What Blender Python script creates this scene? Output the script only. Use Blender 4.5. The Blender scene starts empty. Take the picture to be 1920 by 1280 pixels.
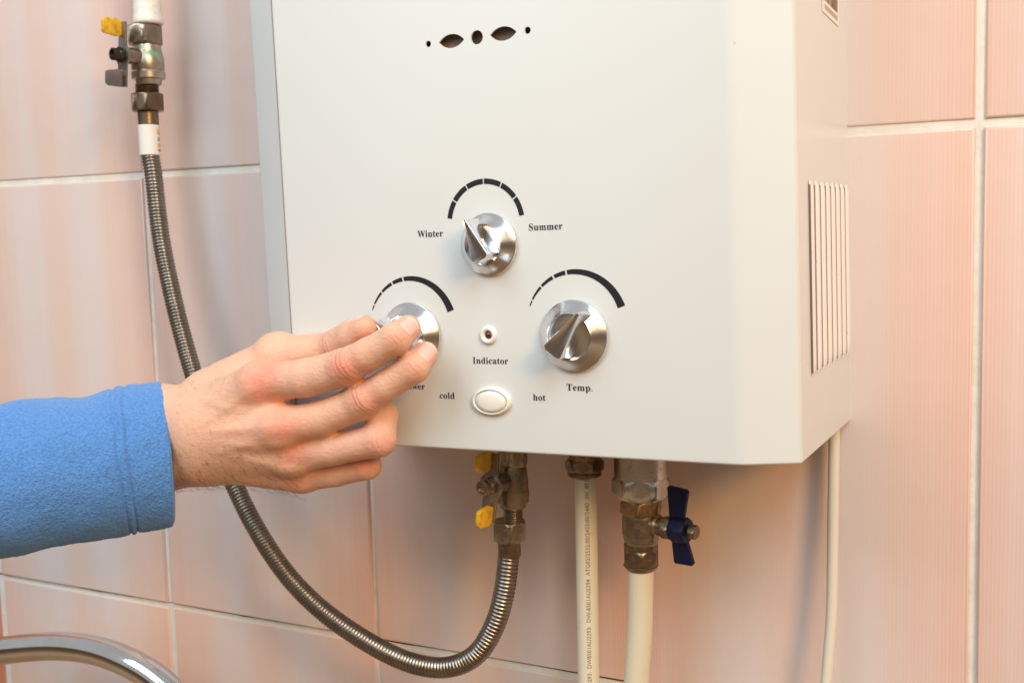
import bpy, bmesh, math, random
import numpy as np
from mathutils import Vector, Matrix, noise
from mathutils.bvhtree import BVHTree
random.seed(7)
R = math.radians
S = bpy.context.scene
COL = S.collection

# ------------------------------------------------------------------ camera
# wall plane is Y = 0, X to the right, Z up, the room is at negative Y.  World origin: foot of the perpendicular from the lens.
FPX = 2090.0                       # focal length in pixels of the 1920 px wide photograph
CAMY = -0.66243
X_AX = np.array([0.89002286, 0.02202735, -0.45538347])
Y_AX = np.array([0.45507587, -0.10352743, 0.88441394])
Z_AX = np.array([-0.02766339, -0.99438266, -0.10216589])
W = np.array([X_AX, Y_AX, Z_AX])
C0 = np.array([0.0, CAMY, 0.0])
cam_d = bpy.data.cameras.new('camera'); cam = bpy.data.objects.new('camera', cam_d); COL.objects.link(cam)
cx, cy, cz = W @ np.array([1, 0, 0]), -(W @ np.array([0, 1, 0])), -(W @ np.array([0, 0, 1]))
cam.matrix_world = Matrix(((cx[0], cy[0], cz[0], 0), (cx[1], cy[1], cz[1], CAMY), (cx[2], cy[2], cz[2], 0), (0, 0, 0, 1)))
cam_d.sensor_width = 36; cam_d.lens = FPX / 1920 * 36; cam_d.clip_start = 0.02; cam_d.clip_end = 50
cam_d.dof.use_dof = True; cam_d.dof.focus_distance = 0.60; cam_d.dof.aperture_fstop = 18
S.camera = cam

def at(px, py, Y):                 # photograph pixel -> point on the plane at depth Y
    r = W @ np.array([px - 960, py - 640, FPX]); t = (Y - CAMY) / r[1]
    return Vector(C0 + r * t)
def fw(px, py, d):                 # photograph pixel -> point d metres ahead of the lens
    return Vector(C0 + W @ np.array([px - 960, py - 640, FPX]) * (d / FPX))
def depth(px, py, Y):
    r = W @ np.array([px - 960, py - 640, FPX]); return (Y - CAMY) / r[1] * FPX
def mpp(px, py, Y):                # metres per photograph pixel there
    return depth(px, py, Y) / FPX

# ------------------------------------------------------------------ world + lamps
w = bpy.data.worlds.new('World'); S.world = w; w.use_nodes = True
nt = w.node_tree; bg = nt.nodes['Background']
tc = nt.nodes.new('ShaderNodeTexCoord'); sp = nt.nodes.new('ShaderNodeSeparateXYZ'); cr = nt.nodes.new('ShaderNodeValToRGB')
nt.links.new(tc.outputs['Generated'], sp.inputs[0])
mp = nt.nodes.new('ShaderNodeMapRange'); mp.inputs[1].default_value = -1; mp.inputs[2].default_value = 1
nt.links.new(sp.outputs['Z'], mp.inputs[0]); nt.links.new(mp.outputs[0], cr.inputs[0]); nt.links.new(cr.outputs[0], bg.inputs[0])
e = cr.color_ramp.elements  # made-up bands for the unseen room, added for chrome reflections and warm fill
e[0].position = 0.0; e[0].color = (0.40, 0.22, 0.10, 1); e[1].position = 1.0; e[1].color = (0.96, 0.97, 0.98, 1)
k = e.new(0.26); k.color = (0.80, 0.56, 0.34, 1); k = e.new(0.40); k.color = (0.30, 0.17, 0.09, 1); k = e.new(0.54); k.color = (0.17, 0.11, 0.07, 1); k = e.new(0.60); k.color = (0.92, 0.95, 0.96, 1)
bg.inputs[1].default_value = 0.48

def area(name, loc, target, size, power, col, sy=None):
    l = bpy.data.lights.new(name, 'AREA'); l.size = size; l.energy = power; l.color = col
    if sy: l.shape = 'RECTANGLE'; l.size_y = sy
    o = bpy.data.objects.new(name, l); COL.objects.link(o); o.location = loc
    o.rotation_euler = (Vector(target) - Vector(loc)).to_track_quat('-Z', 'Y').to_euler(); return o
TG = (-0.35, -0.1, -0.05)
area('window_light', (-0.75, -1.40, 1.10), TG, 1.10, 18.0, (0.80, 0.91, 0.97))
area('daylight_from_the_right', (0.78, -1.20, 1.40), TG, 1.00, 26.5, (0.72, 0.90, 0.99))
area('warm_room_lamp', (1.70, -1.62, 0.98), TG, 0.55, 38.0, (1.0, 0.56, 0.20))

S.view_settings.view_transform = 'Standard'; S.view_settings.look = 'None'
S.view_settings.exposure = 0.06; S.view_settings.gamma = 1.0; S.view_settings.use_curve_mapping = False
S.cycles.max_bounces = 8

# ------------------------------------------------------------------ materials
def srgb(r, g, b):
    f = lambda c: (c / 255 / 12.92) if c <= 10 else ((c / 255 + 0.055) / 1.055) ** 2.4
    return (f(r), f(g), f(b), 1)
class M:
    def __init__(s, name, base=(0.5, 0.5, 0.5, 1), rough=0.5, metal=0.0, spec=0.5, coat=0.0):
        s.m = bpy.data.materials.new(name); s.m.use_nodes = True; s.t = s.m.node_tree; s.b = s.t.nodes['Principled BSDF']
        s.b.inputs['Base Color'].default_value = base; s.b.inputs['Roughness'].default_value = rough
        s.b.inputs['Metallic'].default_value = metal; s.b.inputs['Specular IOR Level'].default_value = spec
        s.b.inputs['Coat Weight'].default_value = coat; s.b.inputs['Coat Roughness'].default_value = 0.08
    def n(s, typ, **kw):
        x = s.t.nodes.new('ShaderNode' + typ)
        for k, v in kw.items():
            if k in x.inputs.keys(): x.inputs[k].default_value = v
            else: setattr(x, k, v)
        return x
    def l(s, a, b): s.t.links.new(a, b)
    def coord(s, which='Object', scale=(1, 1, 1)):
        c = s.n('TexCoord'); m = s.n('Mapping'); m.inputs['Scale'].default_value = scale; s.l(c.outputs[which], m.inputs[0]); return m.outputs[0]
    def noise(s, vec, scale, detail=4, rough=0.55):
        x = s.n('TexNoise'); x.inputs['Scale'].default_value = scale; x.inputs['Detail'].default_value = detail; x.inputs['Roughness'].default_value = rough
        s.l(vec, x.inputs['Vector']); return x.outputs['Fac']
    def ramp(s, fac, stops):
        x = s.n('ValToRGB'); s.l(fac, x.inputs[0]); el = x.color_ramp.elements
        el[0].position, el[0].color = stops[0]; el[1].position, el[1].color = stops[-1]
        for p, c in stops[1:-1]: k = el.new(p); k.color = c
        return x.outputs[0]
    def mix(s, fac, a, b, mode='MIX'):
        x = s.n('Mix', data_type='RGBA', blend_type=mode)
        for v, i in ((fac, 0), (a, 6), (b, 7)):
            if isinstance(v, (int, float, tuple)): x.inputs[i].default_value = v
            else: s.l(v, x.inputs[i])
        return x.outputs[2]
    def math(s, op, a, b=None, c=None):
        x = s.n('Math', operation=op)
        for i, v in enumerate((a, b, c)):
            if v is None: continue
            if isinstance(v, (int, float)): x.inputs[i].default_value = v
            else: s.l(v, x.inputs[i])
        return x.outputs[0]
    def bump(s, h, strength=0.5, dist=0.001, prev=None):
        x = s.n('Bump'); x.inputs['Strength'].default_value = strength; x.inputs['Distance'].default_value = dist
        s.l(h, x.inputs['Height'])
        if prev is not None: s.l(prev, x.inputs['Normal'])
        s.l(x.outputs[0], s.b.inputs['Normal']); return x.outputs[0]
    def col(s, o): s.l(o, s.b.inputs['Base Color'])
    def rgh(s, o): s.l(o, s.b.inputs['Roughness'])
    def attr(s, name):
        x = s.n('Attribute'); x.attribute_name = name; return x.outputs['Fac']

def G(v): return (v, v, v, 1)

def metal(name, c1, c2, rough=0.25, grime=None, gscale=120, gpos=(0.5, 0.7), bump=0.15, streak=False):
    m = M(name, c1, rough, 1.0)
    v = m.coord('Object'); n1 = m.noise(v, 60, 6); n2 = m.noise(v, gscale, 8, 0.65)
    c = m.mix(m.ramp(n1, [(0.35, G(0)), (0.65, G(1))]), c1, c2)
    if grime:
        g = m.ramp(n2, [(gpos[0], G(0)), (gpos[1], G(1))])
        c = m.mix(g, c, grime)
        m.l(m.math('SUBTRACT', 1.0, m.math('MULTIPLY', g, 0.75)), m.b.inputs['Metallic'])
        m.rgh(m.math('ADD', m.math('MULTIPLY', g, 0.35), m.math('MULTIPLY_ADD', n1, 0.2, rough - 0.08)))
    else:
        m.rgh(m.math('MULTIPLY_ADD', n2, 0.25 if rough > 0.2 else 0.06, rough - 0.10 if rough > 0.2 else 0.03))
    m.col(c); m.bump(m.noise(v, 700, 4), bump, 0.0003); return m.m
MAT = {}
MAT['chrome'] = metal('polished_chrome', (0.80, 0.80, 0.82, 1), (0.70, 0.69, 0.68, 1), 0.19, (0.36, 0.27, 0.17, 1), 500, (0.66, 0.80), 0.05)
MAT['tube_chrome'] = metal('chrome_tube', (0.74, 0.73, 0.74, 1), (0.68, 0.66, 0.65, 1), 0.05 + 0.06, None, 300, (0.66, 0.76), 0.02)
MAT['nickel'] = metal('dull_nickel', (0.42, 0.36, 0.28, 1), (0.27, 0.21, 0.15, 1), 0.30, (0.13, 0.09, 0.06, 1), 260, (0.52, 0.72), 0.35)
MAT['nickel_bright'] = metal('bright_nickel', (0.72, 0.70, 0.66, 1), (0.52, 0.48, 0.42, 1), 0.26, (0.22, 0.17, 0.12, 1), 220, (0.58, 0.75), 0.3)
MAT['brass'] = metal('old_brass', (0.50, 0.33, 0.15, 1), (0.30, 0.20, 0.10, 1), 0.34, (0.10, 0.07, 0.04, 1), 200, (0.48, 0.70), 0.4)
MAT['bronze'] = metal('tarnished_bronze', (0.30, 0.22, 0.15, 1), (0.20, 0.14, 0.09, 1), 0.32, (0.09, 0.06, 0.04, 1), 300, (0.55, 0.75), 0.3)
MAT['hose'] = metal('stainless_hose', (0.31, 0.275, 0.235, 1), (0.23, 0.20, 0.17, 1), 0.29, None, 200, (0, 1), 0.05)
MAT['steel_plate'] = metal('zinc_plate', (0.42, 0.40, 0.38, 1), (0.28, 0.25, 0.23, 1), 0.3, (0.12, 0.07, 0.04, 1), 260, (0.52, 0.72), 0.3)
MAT['dark_metal'] = metal('dark_spindle', (0.12, 0.09, 0.08, 1), (0.07, 0.05, 0.04, 1), 0.35)

def verdigris_body():
    m = M('valve_body_with_green_paint', (0.5, 0.44, 0.36, 1), 0.3, 1.0)
    v = m.coord('Object'); n1 = m.noise(v, 80, 6); n2 = m.noise(v, 130, 4)
    c = m.mix(m.ramp(n1, [(0.35, G(0)), (0.65, G(1))]), (0.62, 0.55, 0.45, 1), (0.38, 0.31, 0.23, 1))
    g = m.ramp(n2, [(0.585, G(0)), (0.65, G(1))]); c = m.mix(g, c, (0.14, 0.36, 0.22, 1))
    m.col(c); m.l(m.math('SUBTRACT', 1.0, g), m.b.inputs['Metallic']); m.rgh(m.math('MULTIPLY_ADD', n1, 0.3, 0.2)); return m.m
MAT['green_nickel'] = verdigris_body()

def enamel():
    m = M('white_enamel', (0.74, 0.75, 0.72, 1), 0.24, 0.0, 0.5)
    v = m.coord('Object')
    c = m.mix(m.noise(v, 9, 3), (0.732, 0.760, 0.752, 1), (0.715, 0.740, 0.728, 1))
    spk = m.n('TexVoronoi'); spk.inputs['Scale'].default_value = 95; m.l(v, spk.inputs['Vector'])
    big = m.noise(v, 22, 3)
    near = m.math('LESS_THAN', spk.outputs['Distance'], m.math('MULTIPLY', m.ramp(big, [(0.58, G(0)), (0.72, G(1))]), 0.10))
    c = m.mix(m.math('MULTIPLY', near, 0.35), c, (0.55, 0.36, 0.14, 1))
    m.col(c); m.rgh(m.math('MULTIPLY_ADD', m.noise(v, 14, 2), 0.05, 0.22)); m.bump(m.noise(v, 30, 1), 0.03, 0.002); return m.m
MAT['enamel'] = enamel()
def louvre_enamel():
    m = M('louvre_enamel', (0.80, 0.79, 0.74, 1), 0.28)
    v = m.coord('Object'); c = m.mix(m.ramp(m.noise(v, 160, 5, 0.7), [(0.66, G(0)), (0.72, G(1))]), (0.80, 0.79, 0.745, 1), (0.50, 0.30, 0.08, 1)); m.col(c); return m.m
MAT['louvre'] = louvre_enamel()
MAT['seam_grey'] = M('seam_shadow_gap', (0.30, 0.24, 0.21, 1), 0.7).m
MAT['black_print'] = M('black_print', (0.018, 0.018, 0.022, 1), 0.35).m
MAT['dark_hole'] = M('dark_inside', (0.20, 0.14, 0.115, 1), 0.6).m
MAT['white_plastic'] = M('white_plastic', (0.80, 0.78, 0.72, 1), 0.3).m
MAT['cream_button'] = M('cream_button', (0.80, 0.78, 0.70, 1), 0.3).m
MAT['red_lens'] = M('dark_red_lens', (0.08, 0.008, 0.006, 1), 0.1, 0, 0.6, 0.5).m
def yellow():
    m = M('yellow_vinyl', (0.80, 0.46, 0.02, 1), 0.4); v = m.coord('Object')
    m.col(m.mix(m.ramp(m.noise(v, 240, 6), [(0.45, G(0)), (0.75, G(1))]), (0.80, 0.47, 0.02, 1), (0.42, 0.20, 0.02, 1))); return m.m
MAT['yellow'] = yellow()
def blue():
    m = M('blue_lever', (0.006, 0.012, 0.06, 1), 0.45, 0, 0.3); v = m.coord('Object')
    m.col(m.mix(m.ramp(m.noise(v, 200, 6), [(0.5, G(0)), (0.8, G(1))]), (0.003, 0.007, 0.050, 1), (0.012, 0.012, 0.035, 1))); return m.m
MAT['blue'] = blue()
def pexm():
    m = M('cream_plastic_pipe', (0.72, 0.66, 0.50, 1), 0.38); v = m.coord('Object')
    m.col(m.mix(m.ramp(m.noise(v, 130, 6, 0.7), [(0.60, G(0)), (0.85, G(1))]), (0.74, 0.68, 0.52, 1), (0.45, 0.36, 0.2, 1))); return m.m
MAT['pex'] = pexm()
def painted():
    m = M('thick_white_paint', (0.78, 0.76, 0.70, 1), 0.35); v = m.coord('Object', (1, 1, 2.5)); m.bump(m.noise(v, 150, 4), 0.5, 0.0015)
    m.col(m.mix(m.ramp(m.noise(v, 160, 6), [(0.62, G(0)), (0.75, G(1))]), (0.78, 0.76, 0.70, 1), (0.50, 0.38, 0.22, 1))); return m.m
MAT['paint'] = painted()
MAT['cable'] = M('cream_cable', (0.72, 0.66, 0.55, 1), 0.4).m
MAT['sticker'] = M('white_sticker', (0.80, 0.78, 0.74, 1), 0.4).m
MAT['sticker_ink'] = M('brown_ink', (0.20, 0.11, 0.07, 1), 0.5).m
MAT['ink'] = M('grey_ink', (0.27, 0.23, 0.18, 1), 0.6).m

def tile_mat(name, edge, mid, lil):
    m = M(name, mid, 0.2, 0, 0.5)
    tcn = m.n('TexCoord'); sx = m.n('SeparateXYZ'); m.l(tcn.outputs['Object'], sx.inputs[0])
    x = sx.outputs['X']                                     # -0.1 .. 0.1 across one tile
    ax = m.math('MULTIPLY', m.math('ABSOLUTE', x), 10.0)    # 0 middle .. 1 edge
    oi = m.n('ObjectInfo')
    vec = m.n('CombineXYZ'); m.l(m.math('MULTIPLY', x, 30), vec.inputs[0]); m.l(m.math('MULTIPLY', oi.outputs['Random'], 9), vec.inputs[1])
    nb = m.noise(vec.outputs[0], 1.2, 3)
    g = m.math('ADD', ax, m.math('MULTIPLY_ADD', nb, 0.7, -0.35))
    base = m.ramp(g, [(0.0, mid), (0.35, lil), (0.62, mid), (1.0, edge)])
    wv = m.math('SINE', m.math('MULTIPLY', x, 2 * math.pi / 0.0021))
    v2 = m.n('CombineXYZ'); m.l(m.math('MULTIPLY', x, 900), v2.inputs[0]); m.l(oi.outputs['Random'], v2.inputs[1])
    fine = m.noise(v2.outputs[0], 1.0, 2)
    amp = m.math('MULTIPLY_ADD', ax, 0.55, 0.12)
    st = m.math('MULTIPLY', m.math('ADD', m.math('MULTIPLY_ADD', wv, 0.28, 0.0), m.math('MULTIPLY_ADD', fine, 1.2, -0.35)), amp)
    c = m.mix(st, base, (0.76, 0.68, 0.66, 1))
    big = m.noise(tcn.outputs['Object'], 14, 2)
    c = m.mix(m.math('MULTIPLY', big, 0.22), c, edge)
    m.col(c); m.rgh(m.math('MULTIPLY_ADD', big, 0.10, 0.13))
    h = m.math('MULTIPLY', wv, 0.4)
    b1 = m.bump(h, 0.10, 0.0003); m.bump(m.noise(tcn.outputs['Object'], 16, 2), 0.25, 0.004, b1)
    return m.m
MAT['tile'] = tile_mat('pink_striped_glaze', (0.77, 0.49, 0.395, 1), (0.755, 0.59, 0.525, 1), (0.73, 0.66, 0.65, 1))
MAT['tile_red'] = tile_mat('terracotta_glaze', (0.55, 0.14, 0.05, 1), (0.62, 0.20, 0.08, 1), (0.62, 0.22, 0.1, 1))
def groutm():
    m = M('white_grout', (0.72, 0.70, 0.64, 1), 0.75); v = m.coord('Object')
    c = m.mix(m.ramp(m.noise(v, 60, 6), [(0.4, G(0)), (0.7, G(1))]), (0.76, 0.74, 0.68, 1), (0.68, 0.65, 0.57, 1))
    c = m.mix(m.ramp(m.noise(v, 420, 5), [(0.72, G(0)), (0.78, G(1))]), c, (0.45, 0.38, 0.30, 1))
    m.col(c); m.bump(m.noise(v, 260, 5), 0.35, 0.001); return m.m
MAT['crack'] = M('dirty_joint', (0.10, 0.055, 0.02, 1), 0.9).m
MAT['grout'] = groutm()

def skinm():
    m = M('skin', (0.62, 0.34, 0.23, 1), 0.45, 0, 0.4)
    v = m.coord('Object'); n1 = m.noise(v, 38, 5); n2 = m.noise(v, 260, 6, 0.7); n3 = m.noise(v, 90, 5)
    c = m.mix(n1, (0.82, 0.51, 0.36, 1), (0.74, 0.42, 0.27, 1))
    c = m.mix(m.math('MULTIPLY', n3, 0.35), c, (0.78, 0.42, 0.31, 1))
    c = m.mix(m.math('MULTIPLY', m.ramp(n2, [(0.5, G(0)), (0.8, G(1))]), 0.25), c, (0.48, 0.20, 0.12, 1))
    red = m.attr('red'); c = m.mix(m.math('MULTIPLY', red, m.math('MULTIPLY', m.ramp(m.noise(v, 70, 6, 0.65), [(0.34, G(0.35)), (0.60, G(1))]), 1.0)), c, (0.74, 0.24, 0.17, 1))
    vein = m.attr('vein'); c = m.mix(m.math('MULTIPLY', vein, 0.10), c, (0.42, 0.30, 0.27, 1))
    fold = m.math('MULTIPLY', m.math('POWER', m.math('ABSOLUTE', m.math('SINE', m.math('ADD', m.math('MULTIPLY', m.attr('fold_u'), 1150.0), m.math('MULTIPLY', m.noise(v, 260, 3), 4.0)))), 0.35), m.attr('fold_m'))
    c = m.mix(m.math('MULTIPLY', m.math('SUBTRACT', m.attr('fold_m'), fold), 0.75), c, (0.45, 0.16, 0.10, 1))
    m.col(c)
    m.b.inputs['Subsurface Weight'].default_value = 0.22; m.b.inputs['Subsurface Radius'].default_value = (1, 0.36, 0.2); m.b.inputs['Subsurface Scale'].default_value = 0.004
    vo = m.n('TexVoronoi', feature='DISTANCE_TO_EDGE'); vo.inputs['Scale'].default_value = 1000; m.l(v, vo.inputs['Vector'])
    b = m.bump(m.math('MINIMUM', vo.outputs['Distance'], 0.25), 0.30, 0.0005)
    b = m.bump(m.noise(v, 340, 7, 0.75), 0.55, 0.0010, b)
    b = m.bump(m.noise(m.coord('Object', (1.0, 1.0, 3.2)), 190, 5, 0.6), 0.30, 0.0012, b)
    m.bump(fold, 0.75, 0.0009, b)
    m.rgh(m.math('MULTIPLY_ADD', n2, 0.25, 0.34)); return m.m
MAT['skin'] = skinm()
def nailm():
    m = M('fingernail', (0.74, 0.44, 0.36, 1), 0.30, 0, 0.5); m.b.inputs['Subsurface Weight'].default_value = 0.2; m.b.inputs['Subsurface Scale'].default_value = 0.002
    u = m.attr('nail_u'); c = m.ramp(u, [(0.0, (0.86, 0.62, 0.53, 1)), (0.2, (0.84, 0.50, 0.42, 1)), (0.88, (0.84, 0.49, 0.41, 1)), (0.95, (0.88, 0.68, 0.58, 1))]); m.col(c); return m.m
MAT['nail'] = nailm()
MAT['hair'] = M('dark_hair', (0.05, 0.03, 0.02, 1), 0.5).m
def fleece():
    m = M('blue_fleece', (0.06, 0.22, 0.62, 1), 0.95, 0, 0.15)
    v = m.coord('Object'); n1 = m.noise(v, 300, 4, 0.6); n2 = m.noise(v, 24, 3)
    mp_ = m.coord('Object', (0.75, 1, 1.25))
    n3 = m.noise(mp_, 820, 3, 0.5)
    c = m.mix(m.ramp(n3, [(0.3, G(0)), (0.7, G(1))]), (0.060, 0.19, 0.50, 1), (0.11, 0.30, 0.68, 1))
    c = m.mix(m.math('MULTIPLY', n2, 0.35), c, (0.14, 0.28, 0.60, 1)); m.col(c)
    m.b.inputs['Sheen Weight'].default_value = 0.5; m.b.inputs['Sheen Roughness'].default_value = 0.5; m.b.inputs['Sheen Tint'].default_value = (0.5, 0.7, 1, 1)
    b = m.bump(n3, 0.9, 0.0013); m.bump(n1, 0.5, 0.0012, b); return m.m
MAT['fleece'] = fleece()

# ------------------------------------------------------------------ mesh helpers
def mesh(name, V, F, mat, parent=None, smooth=True, angle=None):
    me = bpy.data.meshes.new(name); me.from_pydata([tuple(v) for v in V], [], F); me.update()
    me.materials.append(MAT[mat] if isinstance(mat, str) else mat)
    o = bpy.data.objects.new(name, me); COL.objects.link(o)
    if smooth:
        me.polygons.foreach_set('use_smooth', [True] * len(me.polygons))
        if angle: me.set_sharp_from_angle(angle=R(angle))
    if parent is not None: o.parent = parent
    return o
def tag(o, label=None, cat=None, group=None, kind=None):
    if label: o['label'] = label
    if cat: o['category'] = cat
    if group: o['group'] = group
    if kind: o['kind'] = kind
    return o
def empty(name, loc, rot=(0, 0, 0)):
    o = bpy.data.objects.new(name, None); COL.objects.link(o); o.location = loc; o.rotation_euler = rot; o.empty_display_size = 0.01; return o
class G3:                                                    # geometry collector
    def __init__(s): s.V = []; s.F = []
    def add(s, V, F, mt=None):
        b = len(s.V); s.V += [(mt @ Vector(v)) if mt is not None else Vector(v) for v in V]; s.F += [tuple(b + i for i in f) for f in F]; return s
    def build(s, name, mat, parent=None, smooth=True, angle=35, off=None):
        V = s.V if off is None else [v - off for v in s.V]
        o = mesh(name, V, s.F, mat, parent, smooth, angle); bm = bmesh.new(); bm.from_mesh(o.data); bmesh.ops.recalc_face_normals(bm, faces=bm.faces); bm.to_mesh(o.data); bm.free()
        if smooth and angle: o.data.set_sharp_from_angle(angle=R(angle))
        return o
def lathe(prof, n=40, cap0=True, cap1=True, rfun=None):      # prof: (r, z) list, axis Z
    V = []; F = []
    for r, z in prof:
        for i in range(n):
            a = 2 * math.pi * i / n; rr = r * (rfun(a) if rfun else 1); V.append((rr * math.cos(a), rr * math.sin(a), z))
    for j in range(len(prof) - 1):
        for i in range(n): F.append((j * n + i, j * n + (i + 1) % n, (j + 1) * n + (i + 1) % n, (j + 1) * n + i))
    if cap0: F.append(tuple(range(n - 1, -1, -1)))
    if cap1: b = (len(prof) - 1) * n; F.append(tuple(b + i for i in range(n)))
    return V, F
def hexnut(af, z0, z1, ch=0.0012, rot=0.0, n=6):              # hex prism with chamfered ends, af = across flats
    k = 8; V = []; F = []; N = n * k; rc = af / 2 / math.cos(math.pi / n)
    def ring(z, cap):
        for i in range(N):
            a = 2 * math.pi * i / N; loc = ((a + math.pi / n) % (2 * math.pi / n)) - math.pi / n
            r = af / 2 / math.cos(loc); r = min(r, cap); V.append((r * math.cos(a + rot), r * math.sin(a + rot), z))
    zz = [(z0, af / 2 * 0.985), (z0 + ch * 0.35, af / 2 * 1.03), (z0 + ch, rc * 0.985), (z1 - ch, rc * 0.985), (z1 - ch * 0.35, af / 2 * 1.03), (z1, af / 2 * 0.985)]
    for z, cap in zz: ring(z, cap)
    for j in range(5):
        for i in range(N): F.append((j * N + i, j * N + (i + 1) % N, (j + 1) * N + (i + 1) % N, (j + 1) * N + i))
    F.append(tuple(range(N - 1, -1, -1))); F.append(tuple(5 * N + i for i in range(N)))
    return V, F
def box(x0, x1, y0, y1, z0, z1, b=0.0):
    bm = bmesh.new(); bmesh.ops.create_cube(bm, size=1)
    for v in bm.verts: v.co = ((x0 + x1) / 2 + v.co.x * (x1 - x0), (y0 + y1) / 2 + v.co.y * (y1 - y0), (z0 + z1) / 2 + v.co.z * (z1 - z0))
    if b: bmesh.ops.bevel(bm, geom=bm.edges[:], offset=b, segments=2, profile=0.5, affect='EDGES')
    V = [v.co.copy() for v in bm.verts]; F = [tuple(v.index for v in f.verts) for f in bm.faces]; bm.free(); return V, F
def prism(poly, y0, y1, b=0.0):                              # polygon in XZ extruded along Y
    bm = bmesh.new(); vs = [bm.verts.new((x, y0, z)) for x, z in poly]; f = bm.faces.new(vs)
    r = bmesh.ops.extrude_face_region(bm, geom=[f]); bmesh.ops.translate(bm, verts=[v for v in r['geom'] if isinstance(v, bmesh.types.BMVert)], vec=(0, y1 - y0, 0))
    bmesh.ops.recalc_face_normals(bm, faces=bm.faces)
    if b: bmesh.ops.bevel(bm, geom=bm.edges[:], offset=b, segments=2, profile=0.6, affect='EDGES')
    bm.verts.index_update(); V = [v.co.copy() for v in bm.verts]; F = [tuple(v.index for v in f.verts) for f in bm.faces]; bm.free(); return V, F
def spline(P, n):                                            # Catmull-Rom through points, n samples per span
    P = [Vector(p) for p in P]; Q = [P[0] * 2 - P[1]] + P + [P[-1] * 2 - P[-2]]; out = []
    for i in range(1, len(Q) - 2):
        for k in range(n):
            t = k / n; a, b, c, d = Q[i - 1], Q[i], Q[i + 1], Q[i + 2]
            out.append(0.5 * ((2 * b) + (c - a) * t + (2 * a - 5 * b + 4 * c - d) * t * t + (3 * b - a - 3 * c + d) * t ** 3))
    out.append(P[-1]); return out
def resample(P, step):
    L = [0]
    for a, b in zip(P, P[1:]): L.append(L[-1] + (b - a).length)
    n = max(2, int(L[-1] / step)); out = []; j = 0
    for i in range(n + 1):
        s = L[-1] * i / n
        while j < len(L) - 2 and L[j + 1] < s: j += 1
        t = (s - L[j]) / max(1e-9, L[j + 1] - L[j]); out.append(P[j].lerp(P[j + 1], min(1, t)))
    return out, L[-1]
def sweep(P, rad, n=24, caps=True, up=Vector((0, 1, 0.01))):
    V = []; F = []; u = None
    for i, p in enumerate(P):
        t = (P[min(i + 1, len(P) - 1)] - P[max(i - 1, 0)]).normalized()
        u = (up - t * up.dot(t)).normalized() if u is None else (u - t * u.dot(t)).normalized()
        v = t.cross(u); r = rad(i) if callable(rad) else rad
        for k in range(n):
            a = 2 * math.pi * k / n; V.append(p + (u * math.cos(a) + v * math.sin(a)) * r)
    for i in range(len(P) - 1):
        for k in range(n): F.append((i * n + k, i * n + (k + 1) % n, (i + 1) * n + (k + 1) % n, (i + 1) * n + k))
    if caps: F.append(tuple(range(n - 1, -1, -1))); b = (len(P) - 1) * n; F.append(tuple(b + k for k in range(n)))
    return V, F

# ------------------------------------------------------------------ the tiled wall
GX = [-1.278, -1.0745, -0.8672, -0.6612, -0.4590, -0.2557, -0.0516, 0.1519, 0.3554]
GZ = [-0.6512, -0.3014, 0.0488, 0.399, 0.749]
wall = tag(mesh('wall', *box(-1.30, 0.375, 0.004, 0.10, -0.68, 0.77), 'grout'), kind='structure')
def grout_sheet():
    V = []; F = []; nx, nz = 2, 2
    return box(-1.299, 0.374, -0.0009, 0.0039, -0.679, 0.769)
gs = mesh('grout', *grout_sheet(), 'grout', wall, smooth=False)
tw, th, gp = 0.2035, 0.350, 0.0046
def tile_mesh(mat):
    hx, hz = (tw - gp) / 2, (th - gp) / 2; bm = bmesh.new(); bmesh.ops.create_cube(bm, size=1)
    for v in bm.verts: v.co = (v.co.x * hx * 2, v.co.y * 0.005, v.co.z * hz * 2)
    ed = [e for e in bm.edges if all(v.co.y < 0 for v in e.verts)]
    bmesh.ops.bevel(bm, geom=ed, offset=0.0016, segments=3, profile=0.6, affect='EDGES')
    me = bpy.data.meshes.new('tile'); bm.to_mesh(me); bm.free(); me.materials.append(MAT[mat])
    me.polygons.foreach_set('use_smooth', [True] * len(me.polygons)); me.set_sharp_from_angle(angle=R(50)); return me
tm, tr = tile_mesh('tile'), tile_mesh('tile_red')
rnd = random.Random(3)
for i in range(len(GX) - 1):
    for j in range(len(GZ) - 1):
        red = GX[i + 1] < -0.86
        o = bpy.data.objects.new('tile', tr if red else tm); COL.objects.link(o); o.parent = wall
        o.location = ((GX[i] + GX[i + 1]) / 2, 0.0 + rnd.uniform(-0.0003, 0.0003) - (0.0011 if j == 1 else 0), (GZ[j] + GZ[j + 1]) / 2)
        o.rotation_euler = (R(rnd.uniform(-0.12, 0.12)) - (R(0.06) if j == 1 else 0), 0, R(rnd.uniform(-0.15, 0.15)))
        if red: o['label'] = 'terracotta orange tile'

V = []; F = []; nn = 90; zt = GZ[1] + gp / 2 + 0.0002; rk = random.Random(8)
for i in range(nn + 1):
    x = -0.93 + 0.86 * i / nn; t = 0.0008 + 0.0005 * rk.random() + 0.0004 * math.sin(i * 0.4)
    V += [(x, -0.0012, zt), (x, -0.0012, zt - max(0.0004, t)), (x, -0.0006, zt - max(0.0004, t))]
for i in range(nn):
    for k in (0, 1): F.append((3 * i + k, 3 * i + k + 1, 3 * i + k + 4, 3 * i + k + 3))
mesh('joint_crack', V, F, 'crack', wall, smooth=False)

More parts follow.
